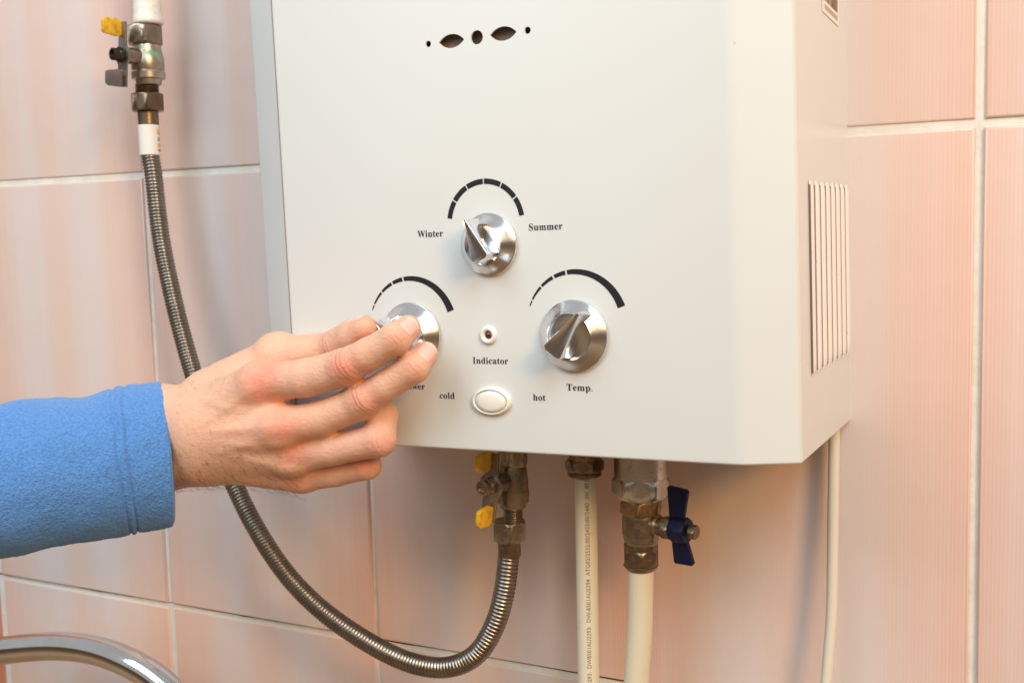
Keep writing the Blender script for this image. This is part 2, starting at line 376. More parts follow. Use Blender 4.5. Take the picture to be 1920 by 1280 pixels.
# ------------------------------------------------------------------ the water heater
HX, HZ, HW, HA, ROLL, D1, D2 = -0.43931, -0.12311, 0.32043, 0.0268, 0.01626, 0.14078, 0.12931
heater = tag(empty('water_heater', (HX, 0, HZ), (0, -ROLL, 0)), 'white enamelled gas water heater with three chrome knobs hung on the tiled wall', 'water heater')
HH = 0.46
def cover():
    # plan outline, from the back left round the front to the back right, with rounded corners
    pts = [(0, -0.001), (0, -D2), (HA, -D1), (HW - HA, -D1), (HW, -D2), (HW, -0.001)]
    rad = [0, 0.004, 0.004, 0.0035, 0.004, 0]
    def rounded(off):
        out = []
        for i, (p, r) in enumerate(zip(pts, rad)):
            p = Vector(p)
            if r == 0: out.append(p); continue
            a = (Vector(pts[i - 1]) - p).normalized(); b = (Vector(pts[i + 1]) - p).normalized(); ang = a.angle(b)
            d = r / math.tan(ang / 2) if i in (1, 4) else (0.0012 if i == 2 else 0.0045)
            A, B = p + a * d, p + b * d
            for k in range(7):
                t = k / 6; out.append(A * (1 - t) ** 2 + p * 2 * t * (1 - t) + B * t * t)
        # offset inwards
        res = []
        for i, p in enumerate(out):
            t = (out[min(i + 1, len(out) - 1)] - out[max(i - 1, 0)]).normalized(); nrm = Vector((t.y, -t.x)) * (1)
            res.append(p - Vector((-t.y, t.x)) * off if False else p + Vector((-t.y, t.x)) * -off)
        return res
    V = []; F = []; rings = []
    lv = [(0.0016, 0.0022), (0.0008, 0.0006), (0.0, 0.0), (0.0006, -0.0), (0.0022, -0.0)]
    seq = [(0.010, 0.009), (0.0005, 0.0022), (0.0, 0.0012), (0.0005, 0.0004), (0.002, 0.0), (HH, 0.0)]   # (z, inward offset)
    seq = [(0.0006, 0.010), (0.0, 0.0022), (0.0003, 0.0010), (0.0010, 0.0003), (0.0022, 0.0), (HH, 0.0)]
    for z, off in seq:
        r = rounded(0); 
        # inward = towards the inside of the box
        c = Vector((HW / 2, -0.05)); rr = []
        for i, p in enumerate(r):
            t = (r[min(i + 1, len(r) - 1)] - r[max(i - 1, 0)]).normalized(); nn = Vector((-t.y, t.x))
            if nn.dot(c - p) < 0: nn = -nn
            rr.append(p + nn * off)
        rings.append([(p.x, p.y, z) for p in rr])
    n = len(rings[0])
    for r in rings: V += r
    for j in range(len(rings) - 1):
        for i in range(n - 1): F.append((j * n + i, j * n + i + 1, (j + 1) * n + i + 1, (j + 1) * n + i))
    return V, F
cv = mesh('front_cover', *cover(), 'enamel', heater)
sol = cv.modifiers.new('s', 'SOLIDIFY'); sol.thickness = 0.0012; sol.offset = -1
# make the normals look outwards before giving it thickness
bm = bmesh.new(); bm.from_mesh(cv.data)
for f in bm.faces:
    c = f.calc_center_median()
    if abs(c.z - HH / 2) < 0.02:
        if f.normal.dot(Vector((c.x - HW / 2, c.y + 0.05, 0))) < 0: bmesh.ops.reverse_faces(bm, faces=bm.faces[:])
        break
bm.to_mesh(cv.data); bm.free()
# the five cut-outs on the front
def lens(cx, cz, hw, hh, n=12):
    r = (hw * hw + hh * hh) / (2 * hh); out = []
    for s in (1, -1):
        a = math.asin(hw / r)
        for i in range(n): t = a * s - 2 * a * s * i / n; out.append((cx - r * math.sin(t) * 1.0, cz + s * (r * math.cos(t) - (r - hh))))
    return out
def circ(cx, cz, r, n=28): return [(cx + r * math.cos(2 * math.pi * i / n), cz + r * math.sin(2 * math.pi * i / n)) for i in range(n)]
cutg = G3()
for poly in (circ(0.1290, 0.2191, 0.0017), lens(0.1433, 0.2190, 0.0077, 0.0036), circ(0.1586, 0.2191, 0.0036), lens(0.1741, 0.2192, 0.0077, 0.0036), circ(0.1881, 0.2192, 0.0018)):
    cutg.add(*prism(poly, -D1 - 0.01, -D1 + 0.01))
for cxk in ((0.1579, 0.0635, 0.0036),):
    pass
cut = cutg.build('cutter', 'dark_hole', heater, smooth=False, angle=None)
bo = cv.modifiers.new('b', 'BOOLEAN'); bo.object = cut; bo.operation = 'DIFFERENCE'; bo.solver = 'EXACT'
bpy.context.view_layer.update()
dg = bpy.context.evaluated_depsgraph_get()
nm = bpy.data.meshes.new_from_object(cv.evaluated_get(dg)); cv.modifiers.clear(); cv.data = nm
nm.polygons.foreach_set('use_smooth', [True] * len(nm.polygons)); nm.set_sharp_from_angle(angle=R(28))
bpy.data.objects.remove(cut, do_unlink=True)
mesh('inner_casing', *box(0.045, HW - 0.045, -D1 + 0.005, -0.002, 0.012, HH - 0.004), 'dark_hole', heater, smooth=False)
mesh('base_plate', *box(0.004, HW - 0.004, -D2 + 0.004, -0.002, 0.006, 0.0075), 'enamel', heater, smooth=False)

YF = -D1
for zz_ in (0,):
    mesh('seam', *box(HA - 0.0013, HA - 0.0005, -D1 + 0.0002, -D1 + 0.0010, 0.003, HH - 0.001), 'seam_grey', heater, smooth=False)
# side louvres: pressed fins, open to the front
def louvre(y, z0, z1, s0):
    wd, hgt = 0.0090, 0.0015; NZ = 26; NS = 8; V = []; F = []
    for i in range(NZ + 1):
        t = i / NZ; z = z0 + (z1 - z0) * t; e = min(t, 1 - t) * (z1 - z0) / 0.006; k = math.sqrt(max(0, 1 - (1 - min(1, e)) ** 2))
        for j in range(NS + 1):
            s = j / NS; V.append((HW + 0.00015 + hgt * k * (math.sin(math.pi * min(1, (s0 + (1 - s0) * s))) ** 0.9), y + wd * s - 0.0005, z))
    n = NS + 1
    for i in range(NZ):
        for j in range(NS): F.append((i * n + j, (i + 1) * n + j, (i + 1) * n + j + 1, i * n + j + 1))
    return V, F
for i in range(8):
    y = -0.1052 + i * 0.01305; z0, z1 = 0.0395, 0.1365
    lo = mesh('louvre', *louvre(y, z0, z1, 0.10 if i == 0 else 0.0), 'louvre', heater)
    sl = mesh('slot_shade', *box(HW + 0.0002, HW + (0.0010 if i == 0 else 0.0005), y - (0.0009 if i == 0 else 0.0012), y - 0.0001, z0 + 0.002, z1 - 0.002), 'dark_hole' if i == 0 else 'seam_grey', lo, smooth=False)  # raised dark strips that paint the shade in the louvre opening and rib gaps

# knobs
def arc_poly(cx, cz, a0, a1, ro, ri, n=24):                 # ro, ri functions of the angle (degrees)
    o = [(cx + ro(a) * math.cos(R(a)), cz + ro(a) * math.sin(R(a))) for a in [a0 + (a1 - a0) * i / n for i in range(n + 1)]]
    i_ = [(cx + ri(a) * math.cos(R(a)), cz + ri(a) * math.sin(R(a))) for a in [a1 + (a0 - a1) * i / n for i in range(n + 1)]]
    V = [(x, YF - 0.0002, z) for x, z in o] + [(x, YF - 0.0002, z) for x, z in i_[::-1]]
    m_ = n + 1; F = [(i, i + 1, m_ + i + 1, m_ + i) for i in range(n)]
    V += [(x, YF + 0.0001, z) for x, _, z in V]; k = 2 * m_
    F += [(i, k + i, k + i + 1, i + 1) for i in range(n)] + [(m_ + i, m_ + i + 1, k + m_ + i + 1, k + m_ + i) for i in range(n)] + [(0, m_, k + m_, k), (n, k + n, k + m_ + n, m_ + n)]
    return V, F
def dial(cx, cz, gaps, ro, ri, name='dial_mark'):
    for a, b in zip(gaps[:-1], gaps[1:]):
        mesh(name, *arc_poly(cx, cz, a[1], b[0], ro, ri), 'black_print', heater, smooth=False)
gp1 = [(None, 8)] + [(a - 1.0, a + 1.0) for a in (34.5, 62.5, 90.3, 118.3, 145.8)] + [(171.5, None)]
dial(0.1589, 0.1230, gp1, lambda a: 0.0232, lambda a: 0.0204)
def tap(a):                                                  # thickness of the swelling arcs
    t = (160 - a) / 140.0; return 0.0005 + 0.0037 * max(0, t) ** 0.85
gp2 = [(None, 19.8)] + [(a - g, a + g) for a, g in ((100.5, 1.1), (116.5, 1.1), (134.5, 0.9), (152.8, 0.9))] + [(159.5, None)]
dial(0.1105, 0.0676, gp2, lambda a: 0.0283, lambda a: 0.0283 - tap(a))
dial(0.2096, 0.0690, gp2, lambda a: 0.0284, lambda a: 0.0284 - tap(a))

def grip_mesh(Rf, ang):
    # loft of cross sections from the pointer tip (u = +0.93 Rf) to the broad rear (u = -0.56 Rf)
    ca, sa = math.cos(R(ang)), math.sin(R(ang)); V = []; F = []
    top = 0.0178; n = 22; rows = []
    for i in range(n + 1):
        t = i / n; u = Rf * (0.84 - 1.36 * t)
        wt = (0.0010 + 0.0046 * t) * Rf / 0.0175; wb = wt + 0.0014
        e = 1.0
        if t > 0.93: e = math.sqrt(max(0.0, 1 - ((t - 0.93) / 0.07) ** 2)) * 0.35 + 0.65
        base = 0.0035
        dip = 0.0016 * math.sin(math.pi * t)
        sec = [(-wb, base), (-wt - 0.0012, base + 0.004), (-wt - 0.0002, base + 0.008), (-wt, top - 0.0008), (-wt + 0.0004, top - 0.0001), (-wt * 0.4, top - 0.0003 - dip * 0.25), (wt * 0.4, top - 0.0003 - dip * 0.25),
               (wt - 0.0004, top - 0.0001), (wt, top - 0.0008), (wt + 0.0002, base + 0.008), (wt + 0.0012, base + 0.004), (wb, base)]
        rows.append([(u, v * e, h) for v, h in sec])
    # rounded tip and rear: extra rows that draw in
    f = rows[0]; rows.insert(0, [(u + 0.0006, v * 0.5, h - (0.0010 if h > 0.015 else 0)) for u, v, h in f])
    b = rows[-1]; rows.append([(u - 0.0008 - (0.0012 if h < 0.010 else 0), v * 0.72, h - (0.0012 if h > 0.015 else 0)) for u, v, h in b])
    m_ = len(rows[0])
    for r in rows:
        for u, v, h in r: V.append((u * ca - v * sa, -h, u * sa + v * ca))
    for i in range(len(rows) - 1):
        for j in range(m_ - 1): F.append((i * m_ + j, i * m_ + j + 1, (i + 1) * m_ + j + 1, (i + 1) * m_ + j))
    F.append(tuple(range(m_))); F.append(tuple((len(rows) - 1) * m_ + j for j in range(m_ - 1, -1, -1)))
    return V, F
TOY = Matrix.Rotation(R(90), 4, 'X')                         # lathe axis Z -> -Y
def knob(x, z, Rf, ang, label):
    prof = [(Rf - 0.0016, 0.0004), (Rf - 0.0004, 0.0006), (Rf, 0.0014), (Rf - 0.0002, 0.0024), (Rf - 0.0010, 0.0030), (Rf * 0.84, 0.0052), (Rf * 0.70, 0.0078), (Rf * 0.66, 0.0086), (Rf * 0.645, 0.0088), (Rf * 0.625, 0.0084), (Rf * 0.58, 0.0070), (Rf * 0.45, 0.0058), (Rf * 0.2, 0.0052), (0.0002, 0.0050)]
    g = G3().add(*lathe(prof, 72), TOY); k = g.build('control_knob', 'chrome', heater, angle=32); k.location = (x, YF, z); k['label'] = label
    g = G3().add(*grip_mesh(Rf, ang)); gr = g.build('grip', 'chrome', k, angle=30)
    g = G3().add(*lathe([(Rf - 0.0035, -0.0012), (Rf - 0.0035, 0.0010)], 40), TOY); g.build('knob_skirt', 'dark_hole', k)
    return k
knob(0.1612, 0.1117, 0.01655, 113, 'chrome knob between Winter and Summer')
knob(0.2084, 0.0634, 0.0187, 52, 'chrome temperature knob')
knob(0.1100, 0.0630, 0.0187, 145, 'chrome knob held by the fingers')

# indicator and push button
g = G3().add(*lathe([(0.0050, -0.0003), (0.0050, 0.0006), (0.0045, 0.0016), (0.0036, 0.0020), (0.0027, 0.0016), (0.0022, 0.0008), (0.0021, 0.0003)], 40), TOY)
ind = g.build('indicator_bezel', 'white_plastic', heater, angle=60); ind.location = (0.1579, YF, 0.0634)
g = G3().add(*lathe([(0.0021, 0.0001), (0.0019, 0.0007), (0.0012, 0.0012), (0.0003, 0.0014)], 24), TOY); g.build('indicator_lens', 'red_lens', ind, angle=60)
def sq(a): return 1.0
ELL = Matrix.Diagonal((1.0, 1.0, 0.64, 1.0))
g = G3().add(*lathe([(0.0119, -0.0003), (0.0119, 0.0010), (0.0113, 0.0022), (0.0104, 0.0026), (0.0097, 0.0022), (0.00945, 0.0004)], 64, True, True), ELL @ TOY)
br = g.build('button_ring', 'white_plastic', heater, angle=60); br.location = (0.1583, YF, 0.0278)
g = G3().add(*lathe([(0.00915, 0.0003), (0.00915, 0.0022), (0.0086, 0.0029), (0.006, 0.0034), (0.0003, 0.0036)], 64), ELL @ TOY); g.build('push_button', 'cream_button', br, angle=60)
g = G3().add(*lathe([(0.00955, 0.0004), (0.0093, 0.0007)], 64), ELL @ TOY); g.build('button_gap', 'dark_hole', br, smooth=False)

# serif lettering
def bold(s): return ''.join(chr(0x1D400 + ord(c) - 65) if 'A' <= c <= 'Z' else chr(0x1D41A + ord(c) - 97) if 'a' <= c <= 'z' else c for c in s)
def text_mesh(s, ext=0.0, off=0.0):
    cu = bpy.data.curves.new('t', 'FONT'); cu.body = s; cu.size = 1; cu.extrude = ext; cu.resolution_u = 4; cu.offset = off; cu.space_character = 1.04
    o = bpy.data.objects.new('t', cu); COL.objects.link(o); bpy.context.view_layer.update()
    me = bpy.data.meshes.new_from_object(o.evaluated_get(bpy.context.evaluated_depsgraph_get())); bpy.data.objects.remove(o, do_unlink=True)
    return me
def letters(s, x0, x1, z, cap):                              # baseline z, capital height cap
    me = text_mesh(bold(s)); co = np.empty(len(me.vertices) * 3); me.vertices.foreach_get('co', co); co = co.reshape(-1, 3)
    ref = text_mesh(bold('I')); rc = np.empty(len(ref.vertices) * 3); ref.vertices.foreach_get('co', rc); hcap = rc.reshape(-1, 3)[:, 1].max()
    sx = (x1 - x0) / (co[:, 0].max() - co[:, 0].min()); xx = x0 + (co[:, 0] - co[:, 0].min()) * sx; zz = z + co[:, 1] * cap / hcap
    out = np.stack([xx, np.full(len(xx), YF - 0.0002), zz], 1); me.vertices.foreach_set('co', out.ravel()); me.update()
    me.materials.clear(); me.materials.append(MAT['black_print'])
    o = bpy.data.objects.new('lettering', me); COL.objects.link(o); o.parent = heater; o['label'] = 'printed word ' + s; return o
letters('Winter', 0.1165, 0.1326, 0.1169, 0.0035)
letters('Summer', 0.1844, 0.2036, 0.1179, 0.0035)
letters('Indicator', 0.1475, 0.1690, 0.0480, 0.0034)
letters('cold', 0.1256, 0.1351, 0.0284, 0.0034)
letters('hot', 0.1829, 0.1901, 0.0290, 0.0034)
letters('Temp.', 0.2025, 0.2170, 0.0348, 0.0034)
letters('Power', 0.1022, 0.1163, 0.0331, 0.0034)

# barcode label on the side
st = empty('barcode_label', (HW + 0.0002, -0.0255, 0.2215), (R(-2.5), 0, 0)); st.parent = heater
stk = mesh('sticker', *box(0, 0.0002, -0.042, 0.0, 0.0, 0.05), 'sticker', st, smooth=False)
g = G3(); y = -0.0375; rb = random.Random(5)
while y < -0.003:
    wv = rb.choice((0.0005, 0.0005, 0.0009, 0.0013)); g.add(*box(0.0002, 0.0003, y, y + wv, 0.0065, 0.048)); y += wv + rb.choice((0.0005, 0.0008, 0.0012))
y = -0.036
while y < -0.004:
    g.add(*box(0.0002, 0.0003, y, y + 0.0009, 0.0022, 0.0048)); y += 0.0026
g.build('bar_print', 'sticker_ink', st, smooth=False, angle=None)['kind'] = 'stuff'

# ------------------------------------------------------------------ pipes and valves
UP = Vector((0, 0, 1))
def vpart(g, px, Y, py0, py1, kind, wpx, *a, **kw):          # a piece standing on a vertical axis, given by its rows in the photograph
    c0, c1 = at(px, py0, Y), at(px, py1, Y); z0, z1 = min(c0.z, c1.z), max(c0.z, c1.z); m_ = mpp(px, (py0 + py1) / 2, Y); d = wpx * m_
    x = (c0.x + c1.x) / 2; T = Matrix.Translation((x, Y, 0))
    if kind == 'hex': g.add(*hexnut(d * kw.get('af', 0.90), z0, z1, kw.get('ch', 0.0014), R(kw.get('rot', 20))), T)
    elif kind == 'cyl':
        b = kw.get('b', 0.0006); r0 = d / 2; r1 = kw.get('w0', wpx) * m_ / 2     # w0: width at the top
        g.add(*lathe([(r0 - b, z0), (r0, z0 + b), (r1, z1 - b), (r1 - b, z1)], 40), T)
    elif kind == 'thread':
        prof = []; nn = int((z1 - z0) / 0.0012)
        for i in range(nn): zz = z0 + (z1 - z0) * i / nn; prof += [(d / 2 - 0.0006, zz), (d / 2, zz + (z1 - z0) / nn * 0.5)]
        prof.append((d / 2 - 0.0006, z1)); g.add(*lathe(prof, 40), T)
    elif kind == 'prof':                                     # fractions (t from the bottom, width factor)
        g.add(*lathe([(d / 2 * f, z0 + (z1 - z0) * t) for t, f in a[0]], 48), T)
    return Vector((x, Y, (z0 + z1) / 2))

def lever(valve, hub, axis, up_len, dn_len, plate_w, tab_len, stem_r, cover_dn, stem_len, dark=False, rot=0.0, zu=0.018, zd=0.017):
    # plate perpendicular to the spindle, both ends bent outwards and sleeved in yellow vinyl
    ax = Vector(axis).normalized(); zz = (UP - ax * UP.dot(ax)).normalized(); sd = zz.cross(ax)
    q = Matrix.Rotation(rot, 3, ax); zz = q @ zz; sd = q @ sd
    T = Matrix(((sd.x, ax.x, zz.x, hub.x), (sd.y, ax.y, zz.y, hub.y), (sd.z, ax.z, zz.z, hub.z), (0, 0, 0, 1)))
    t = 0.0016
    g = G3(); n = 14; hw = plate_w / 2
    poly = [(hw * 1.25 * math.cos(a), hw * 1.25 * math.sin(a)) for a in [R(-40 + 80 * i / n) for i in range(n + 1)]]
    outline = [(-hw * 0.8, -dn_len), (hw * 0.8, -dn_len), (hw * 0.9, -hw * 1.2), (hw * 1.3, -hw * 0.6), (hw * 1.4, 0), (hw * 1.3, hw * 0.6), (hw * 0.8, hw * 1.2), (hw * 0.65, up_len), (-hw * 0.65, up_len), (-hw * 0.8, hw * 1.2), (-hw * 1.3, hw * 0.6), (-hw * 1.4, 0), (-hw * 1.3, -hw * 0.6), (-hw * 0.9, -hw * 1.2)]
    g.add(*prism(outline, -t / 2, t / 2, 0.0003), T)
    hd = g.build('lever_plate', 'steel_plate', valve, angle=40)
    for s, zc, cov in ((1, zu, True), (-1, -zd, cover_dn)):
        th_ = 0.0030 if cov else 0.0016; hh = 0.0063; L_ = tab_len        # wing: lies in the plane of the spindle and the long direction
        ol = [(0.0, zc - hh * 0.75), (0.0, zc + hh * 0.75), (L_ * 0.25, zc + hh), (L_ * 0.86, zc + hh * (0.95 if s > 0 else 0.8)), (L_, zc + hh * 0.65), (L_, zc - hh * 0.65), (L_ * 0.86, zc - hh * (0.8 if s > 0 else 0.95)), (L_ * 0.25, zc - hh)]
        gg = G3(); V, F = prism(ol, -th_ / 2, th_ / 2, min(0.0009, th_ * 0.3)); V = [Vector((v[1] - s * hw * 0.35, v[0], v[2])) for v in V]
        gg.add(V, F, T); gg.build('lever_tab', 'yellow' if cov else 'steel_plate', valve, angle=50)
    RT = T @ Matrix.Rotation(R(-90), 4, 'X')                # lathe axis -> +axis
    g = G3().add(*lathe([(stem_r * 1.05, -stem_len), (stem_r * 1.05, -0.001)], 32), RT); g.build('stem_housing', 'nickel', valve)
    g = G3().add(*hexnut(stem_r * 1.7, 0.0010, 0.0048, 0.0006), RT); g.add(*lathe([(stem_r * 0.8, 0.0048), (stem_r * 0.8, 0.0085), (stem_r * 0.55, 0.0088), (stem_r * 0.5, 0.0070), (0.0002, 0.0070)], 28), RT)
    g.build('spindle_nut', 'dark_metal' if dark else 'nickel', valve)

# painted riser pipe, upper left
YT = -0.036
g = G3(); vpart(g, 272, YT, -160, 48, 'prof', 53, [(0, 0.98), (0.02, 1.08), (0.05, 1.02), (0.12, 0.97), (1, 0.93)])
rp = g.build('gas_pipe', 'paint', None, angle=60); tag(rp, 'white painted riser pipe above the upper left gas valve', 'pipe')
# upper gas valve
v1 = tag(empty('gas_valve', at(275, 110, YT)), 'nickel gas valve with one yellow tab and green paint smears, upper left', 'valve'); o1 = v1.location
def put(g, name, mat, parent, **kw): return g.build(name, mat, parent, off=Vector(parent.location), **kw)
g = G3(); vpart(g, 272, YT, 49, 85, 'hex', 68, rot=-15); put(g, 'hex_collar', 'nickel', v1)
g = G3(); vpart(g, 277, YT, 83, 160, 'prof', 62, [(0, 0.72), (0.05, 0.76), (0.13, 0.78), (0.15, 0.98), (0.30, 1.0), (0.34, 0.93), (0.38, 0.97), (0.62, 0.97), (0.85, 0.86), (1, 0.80)]); put(g, 'valve_body', 'green_nickel', v1)
def lever_on(valve, *a, **kw):
    before = set(valve.children); lever(valve, *a, **kw)
    for c in set(valve.children) - before:
        off = Vector(valve.location)
        for v in c.data.vertices: v.co -= off
AX = Vector((-0.18, -0.98, 0.0)).normalized()
lever_on(v1, at(279, 112, YT) + AX * 0.0215 + Vector((0, 0, 0.001)), AX, 0.0235, 0.0225, 0.0115, 0.0155, 0.0056, False, 0.020, dark=True, rot=R(-6), zu=0.0190, zd=0.0165)
# flexible gas hose
hose = tag(empty('gas_hose', at(282, 292, -0.036)), 'long ribbed steel gas hose hanging in a loop under the heater', 'hose')
g = G3(); vpart(g, 276, YT, 158, 180, 'thread', 44); put(g, 'threaded_end', 'bronze', hose)
g = G3(); vpart(g, 276.5, YT, 176, 209, 'hex', 63, rot=-12); put(g, 'hose_nut', 'bronze', hose)
g = G3(); vpart(g, 278, YT, 208, 236, 'cyl', 38); put(g, 'ferrule', 'bronze', hose)
g = G3(); vpart(g, 280, YT, 234, 292, 'cyl', 38, w0=39); ls = put(g, 'label_sleeve', 'white_plastic', hose)
def sleeve_mark(py0, py1, a0, a1, mat):
    c0, c1 = at(280, py0, YT), at(280, py1, YT); r = 19.6 * mpp(280, 260, YT); V = []; F = []; n = 6
    xc = (at(280, 234, YT).x + at(280, 292, YT).x) / 2
    for i in range(n + 1):
        a = R(a0 + (a1 - a0) * i / n)
        for z in (c0.z, c1.z): V.append(Vector((xc + r * math.cos(a), YT - r * math.sin(a), z)))
    for i in range(n): F.append((2 * i, 2 * i + 2, 2 * i + 3, 2 * i + 1))
    g = G3().add(V, F); put(g, 'sleeve_print', mat, hose, angle=None)
for y0, y1, m_ in ((244, 253, 'yellow'), (259, 261, 'ink'), (262.5, 265, 'ink'), (270, 277, 'yellow'), (281, 285, 'ink')): sleeve_mark(y0, y1, -34, -4, m_)
hp = [(281, 288, -0.036), (288, 330, -0.037), (295, 395, -0.038), (304, 460, -0.040), (317, 525, -0.042), (337, 610, -0.045), (361, 695, -0.049), (395, 800, -0.055), (447, 925, -0.061), (492, 1010, -0.066), (545, 1085, -0.070), (612, 1150, -0.073),
      (700, 1209, -0.076), (775, 1243, -0.078), (840, 1250, -0.079), (893, 1226, -0.079), (928, 1170, -0.078), (946, 1105, -0.077), (954, 1040, -0.077)]
pts, L = resample(spline([at(*p) for p in hp], 12), 0.00030)
pitch = 0.00245
def hrad(i): 
    s = i * L / (len(pts) - 1); return 0.00565 + 0.00105 * abs(math.sin(math.pi * s / pitch)) ** 0.6
g = G3().add(*sweep(pts, hrad, 26)); put(g, 'corrugated_tube', 'hose', hose, angle=None)
YB = -0.077
g = G3(); vpart(g, 955, YB, 1010, 1042, 'cyl', 43); put(g, 'ferrule', 'bronze', hose)
g = G3(); vpart(g, 955, YB, 975, 1012, 'hex', 66, rot=29); put(g, 'hose_nut', 'nickel', hose)
g = G3(); vpart(g, 962, YB, 950, 978, 'thread', 37); put(g, 'threaded_end', 'nickel', hose)
# lower gas valve
v2 = tag(empty('gas_valve', at(962, 910, YB)), 'nickel gas valve with two yellow tabs under the heater', 'valve')
g = G3(); vpart(g, 961, YB, 800, 872, 'hex', 56, rot=12); put(g, 'hex_collar', 'nickel', v2)
g = G3(); vpart(g, 961, YB, 868, 953, 'prof', 62, [(0, 0.62), (0.04, 0.78), (0.13, 0.80), (0.15, 0.96), (0.30, 1.0), (0.42, 1.0), (0.44, 0.96), (0.62, 0.96), (0.85, 0.90), (1, 0.82)]); put(g, 'valve_body', 'nickel', v2)
lever_on(v2, at(962, 913, YB) + AX * 0.0195 + Vector((-0.001, 0, 0.0048)), AX, 0.0200, 0.0215, 0.0115, 0.0135, 0.0058, True, 0.018, rot=R(-8), zu=0.0150, zd=0.0172)
for c in list(v2.children): pass
# cold water pipe with printing
YP = -0.066
wp = tag(empty('water_pipe', at(1100, 1000, YP)), 'straight cream plastic pipe with printed numbers under the heater', 'pipe')
g = G3(); vpart(g, 1096, YP, 800, 866, 'cyl', 60); put(g, 'brass_ring', 'brass', wp)
g = G3(); vpart(g, 1096, YP, 860, 882, 'hex', 72, rot=48); vpart(g, 1096, YP, 880, 893, 'cyl', 64, b=0.0012); put(g, 'compression_nut', 'bronze', wp)
tp0, tp1 = at(1098, 888, YP), at(1106, 1420, YP); rr = 20.6 * mpp(1100, 1080, YP)
pp, _ = resample([tp0, tp1], 0.01); g = G3().add(*sweep(pp, rr, 32)); put(g, 'tube', 'pex', wp, angle=60)
me = text_mesh('DW8501AU2293:  DW8501AU2293:  DW-8501AU2294  ATG02/2532:00/2433:00/2440  0H  8515', off=0.016)
co = np.empty(len(me.vertices) * 3); me.vertices.foreach_get('co', co); co = co.reshape(-1, 3)
zlo, zhi = at(1110, 1330, YP).z, at(1110, 890, YP).z; sc = (zhi - zlo) / (co[:, 0].max() - co[:, 0].min()); hs = 0.0024 / 0.7
ang0 = R(-62); axd = (tp1 - tp0).normalized(); newc = []
for x, y, _z in co:
    zz = zlo + (x - co[:, 0].min()) * sc; t = (zz - tp0.z) / (tp1.z - tp0.z); c = tp0.lerp(tp1, t)
    a = ang0 - (y - 0.35) * hs / rr
    newc.append((c.x + (rr + 0.0001) * math.cos(a) - wp.location.x, c.y + (rr + 0.0001) * math.sin(a) - wp.location.y, zz - wp.location.z))
me.vertices.foreach_set('co', np.array(newc).ravel()); me.update(); me.materials.clear(); me.materials.append(MAT['ink'])
o = bpy.data.objects.new('printed_text', me); COL.objects.link(o); o.parent = wp
# water valve with the blue lever
YV = -0.062
wv_ = tag(empty('water_valve', at(1202, 985, YV)), 'grimy brass water valve with dark blue butterfly lever', 'valve')
g = G3(); vpart(g, 1201, YV, 800, 893, 'cyl', 102); put(g, 'coupling', 'nickel_bright', wv_)
g = G3(); vpart(g, 1201, YV, 889, 930, 'hex', 106, rot=49, ch=0.003); put(g, 'coupling_nut', 'nickel_bright', wv_)
g = G3(); vpart(g, 1202, YV, 928, 938, 'cyl', 72); put(g, 'sealing_washer', 'nickel_bright', wv_)
g = G3(); vpart(g, 1202, YV, 934, 962, 'hex', 80, rot=10, ch=0.0018); put(g, 'hex_collar', 'brass', wv_)
g = G3(); vpart(g, 1202, YV, 958, 1022, 'prof', 71, [(0, 0.80), (0.04, 0.86), (0.16, 0.88), (0.18, 0.93), (0.34, 0.95), (0.36, 1.0), (0.8, 1.0), (0.97, 0.97), (1, 0.95)]); put(g, 'valve_body', 'nickel', wv_)
g = G3(); vpart(g, 1202, YV, 1017, 1030, 'cyl', 64); vpart(g, 1202, YV, 1026, 1058, 'hex', 70, rot=22, ch=0.002); vpart(g, 1202, YV, 1055, 1067, 'cyl', 58, w0=66, b=0.001); put(g, 'compression_nut', 'bronze', wv_)
hub = at(1202, 980, YV); mm = mpp(1202, 983, YV)
RX = Matrix.Translation(hub) @ Matrix.Rotation(R(-12), 4, 'Z') @ Matrix.Rotation(R(90), 4, 'Y')
g = G3().add(*lathe([(0.0070, 0.006), (0.0068, 0.0115), (0.0056, 0.0125), (0.0056, 0.0200)], 32), RX); g.add(*hexnut(0.0118, 0.0150, 0.0215, 0.0008), RX); put(g, 'stem_housing', 'nickel', wv_)
HM = Matrix.Translation(hub) @ Matrix.Rotation(R(-12), 4, 'Z')
bz = 0.0232
u0 = 0.0205; u1 = 0.0340
out = [(u0, 0.0045), (u0 + 0.0003, bz), (u0 + 0.0014, bz + 0.0006), (u1 - 0.0012, bz - 0.0005), (u1, bz - 0.0018), (u1 - 0.0042, 0.0050), (u1 - 0.0042, -0.0050), (u1 - 0.0004, -bz + 0.0016), (u1 - 0.0014, -bz + 0.0002), (u0 + 0.0014, -bz), (u0 + 0.0003, -bz + 0.0008), (u0, -0.0045)]
g = G3().add(*prism([(x, z + 0.0022) for x, z in out], -0.0014, 0.0014, 0.0005), HM @ Matrix.Rotation(R(8), 4, 'X')); g.add(*hexnut(0.0138, u0 + 0.0008, u1 - 0.0028, 0.002), RX); put(g, 'butterfly_lever', 'blue', wv_)
g = G3().add(*hexnut(0.0075, u1 - 0.0015, u1 + 0.0030, 0.0006), RX); put(g, 'lever_screw', 'bronze', wv_)
hot = [(1202, 1060, YV), (1201.5, 1110, YV), (1200, 1180, -0.061), (1196, 1240, -0.060), (1189, 1330, -0.058), (1180, 1420, -0.056)]
wp2 = empty('water_pipe', at(1200, 1100, YV)); tag(wp2, 'plain cream plastic pipe below the valve with the blue lever', 'pipe')
pp, _ = resample(spline([at(*p) for p in hot], 8), 0.006); g = G3().add(*sweep(pp, 23.6 * mpp(1200, 1150, YV), 32)); put(g, 'tube', 'pex', wp2, angle=60)
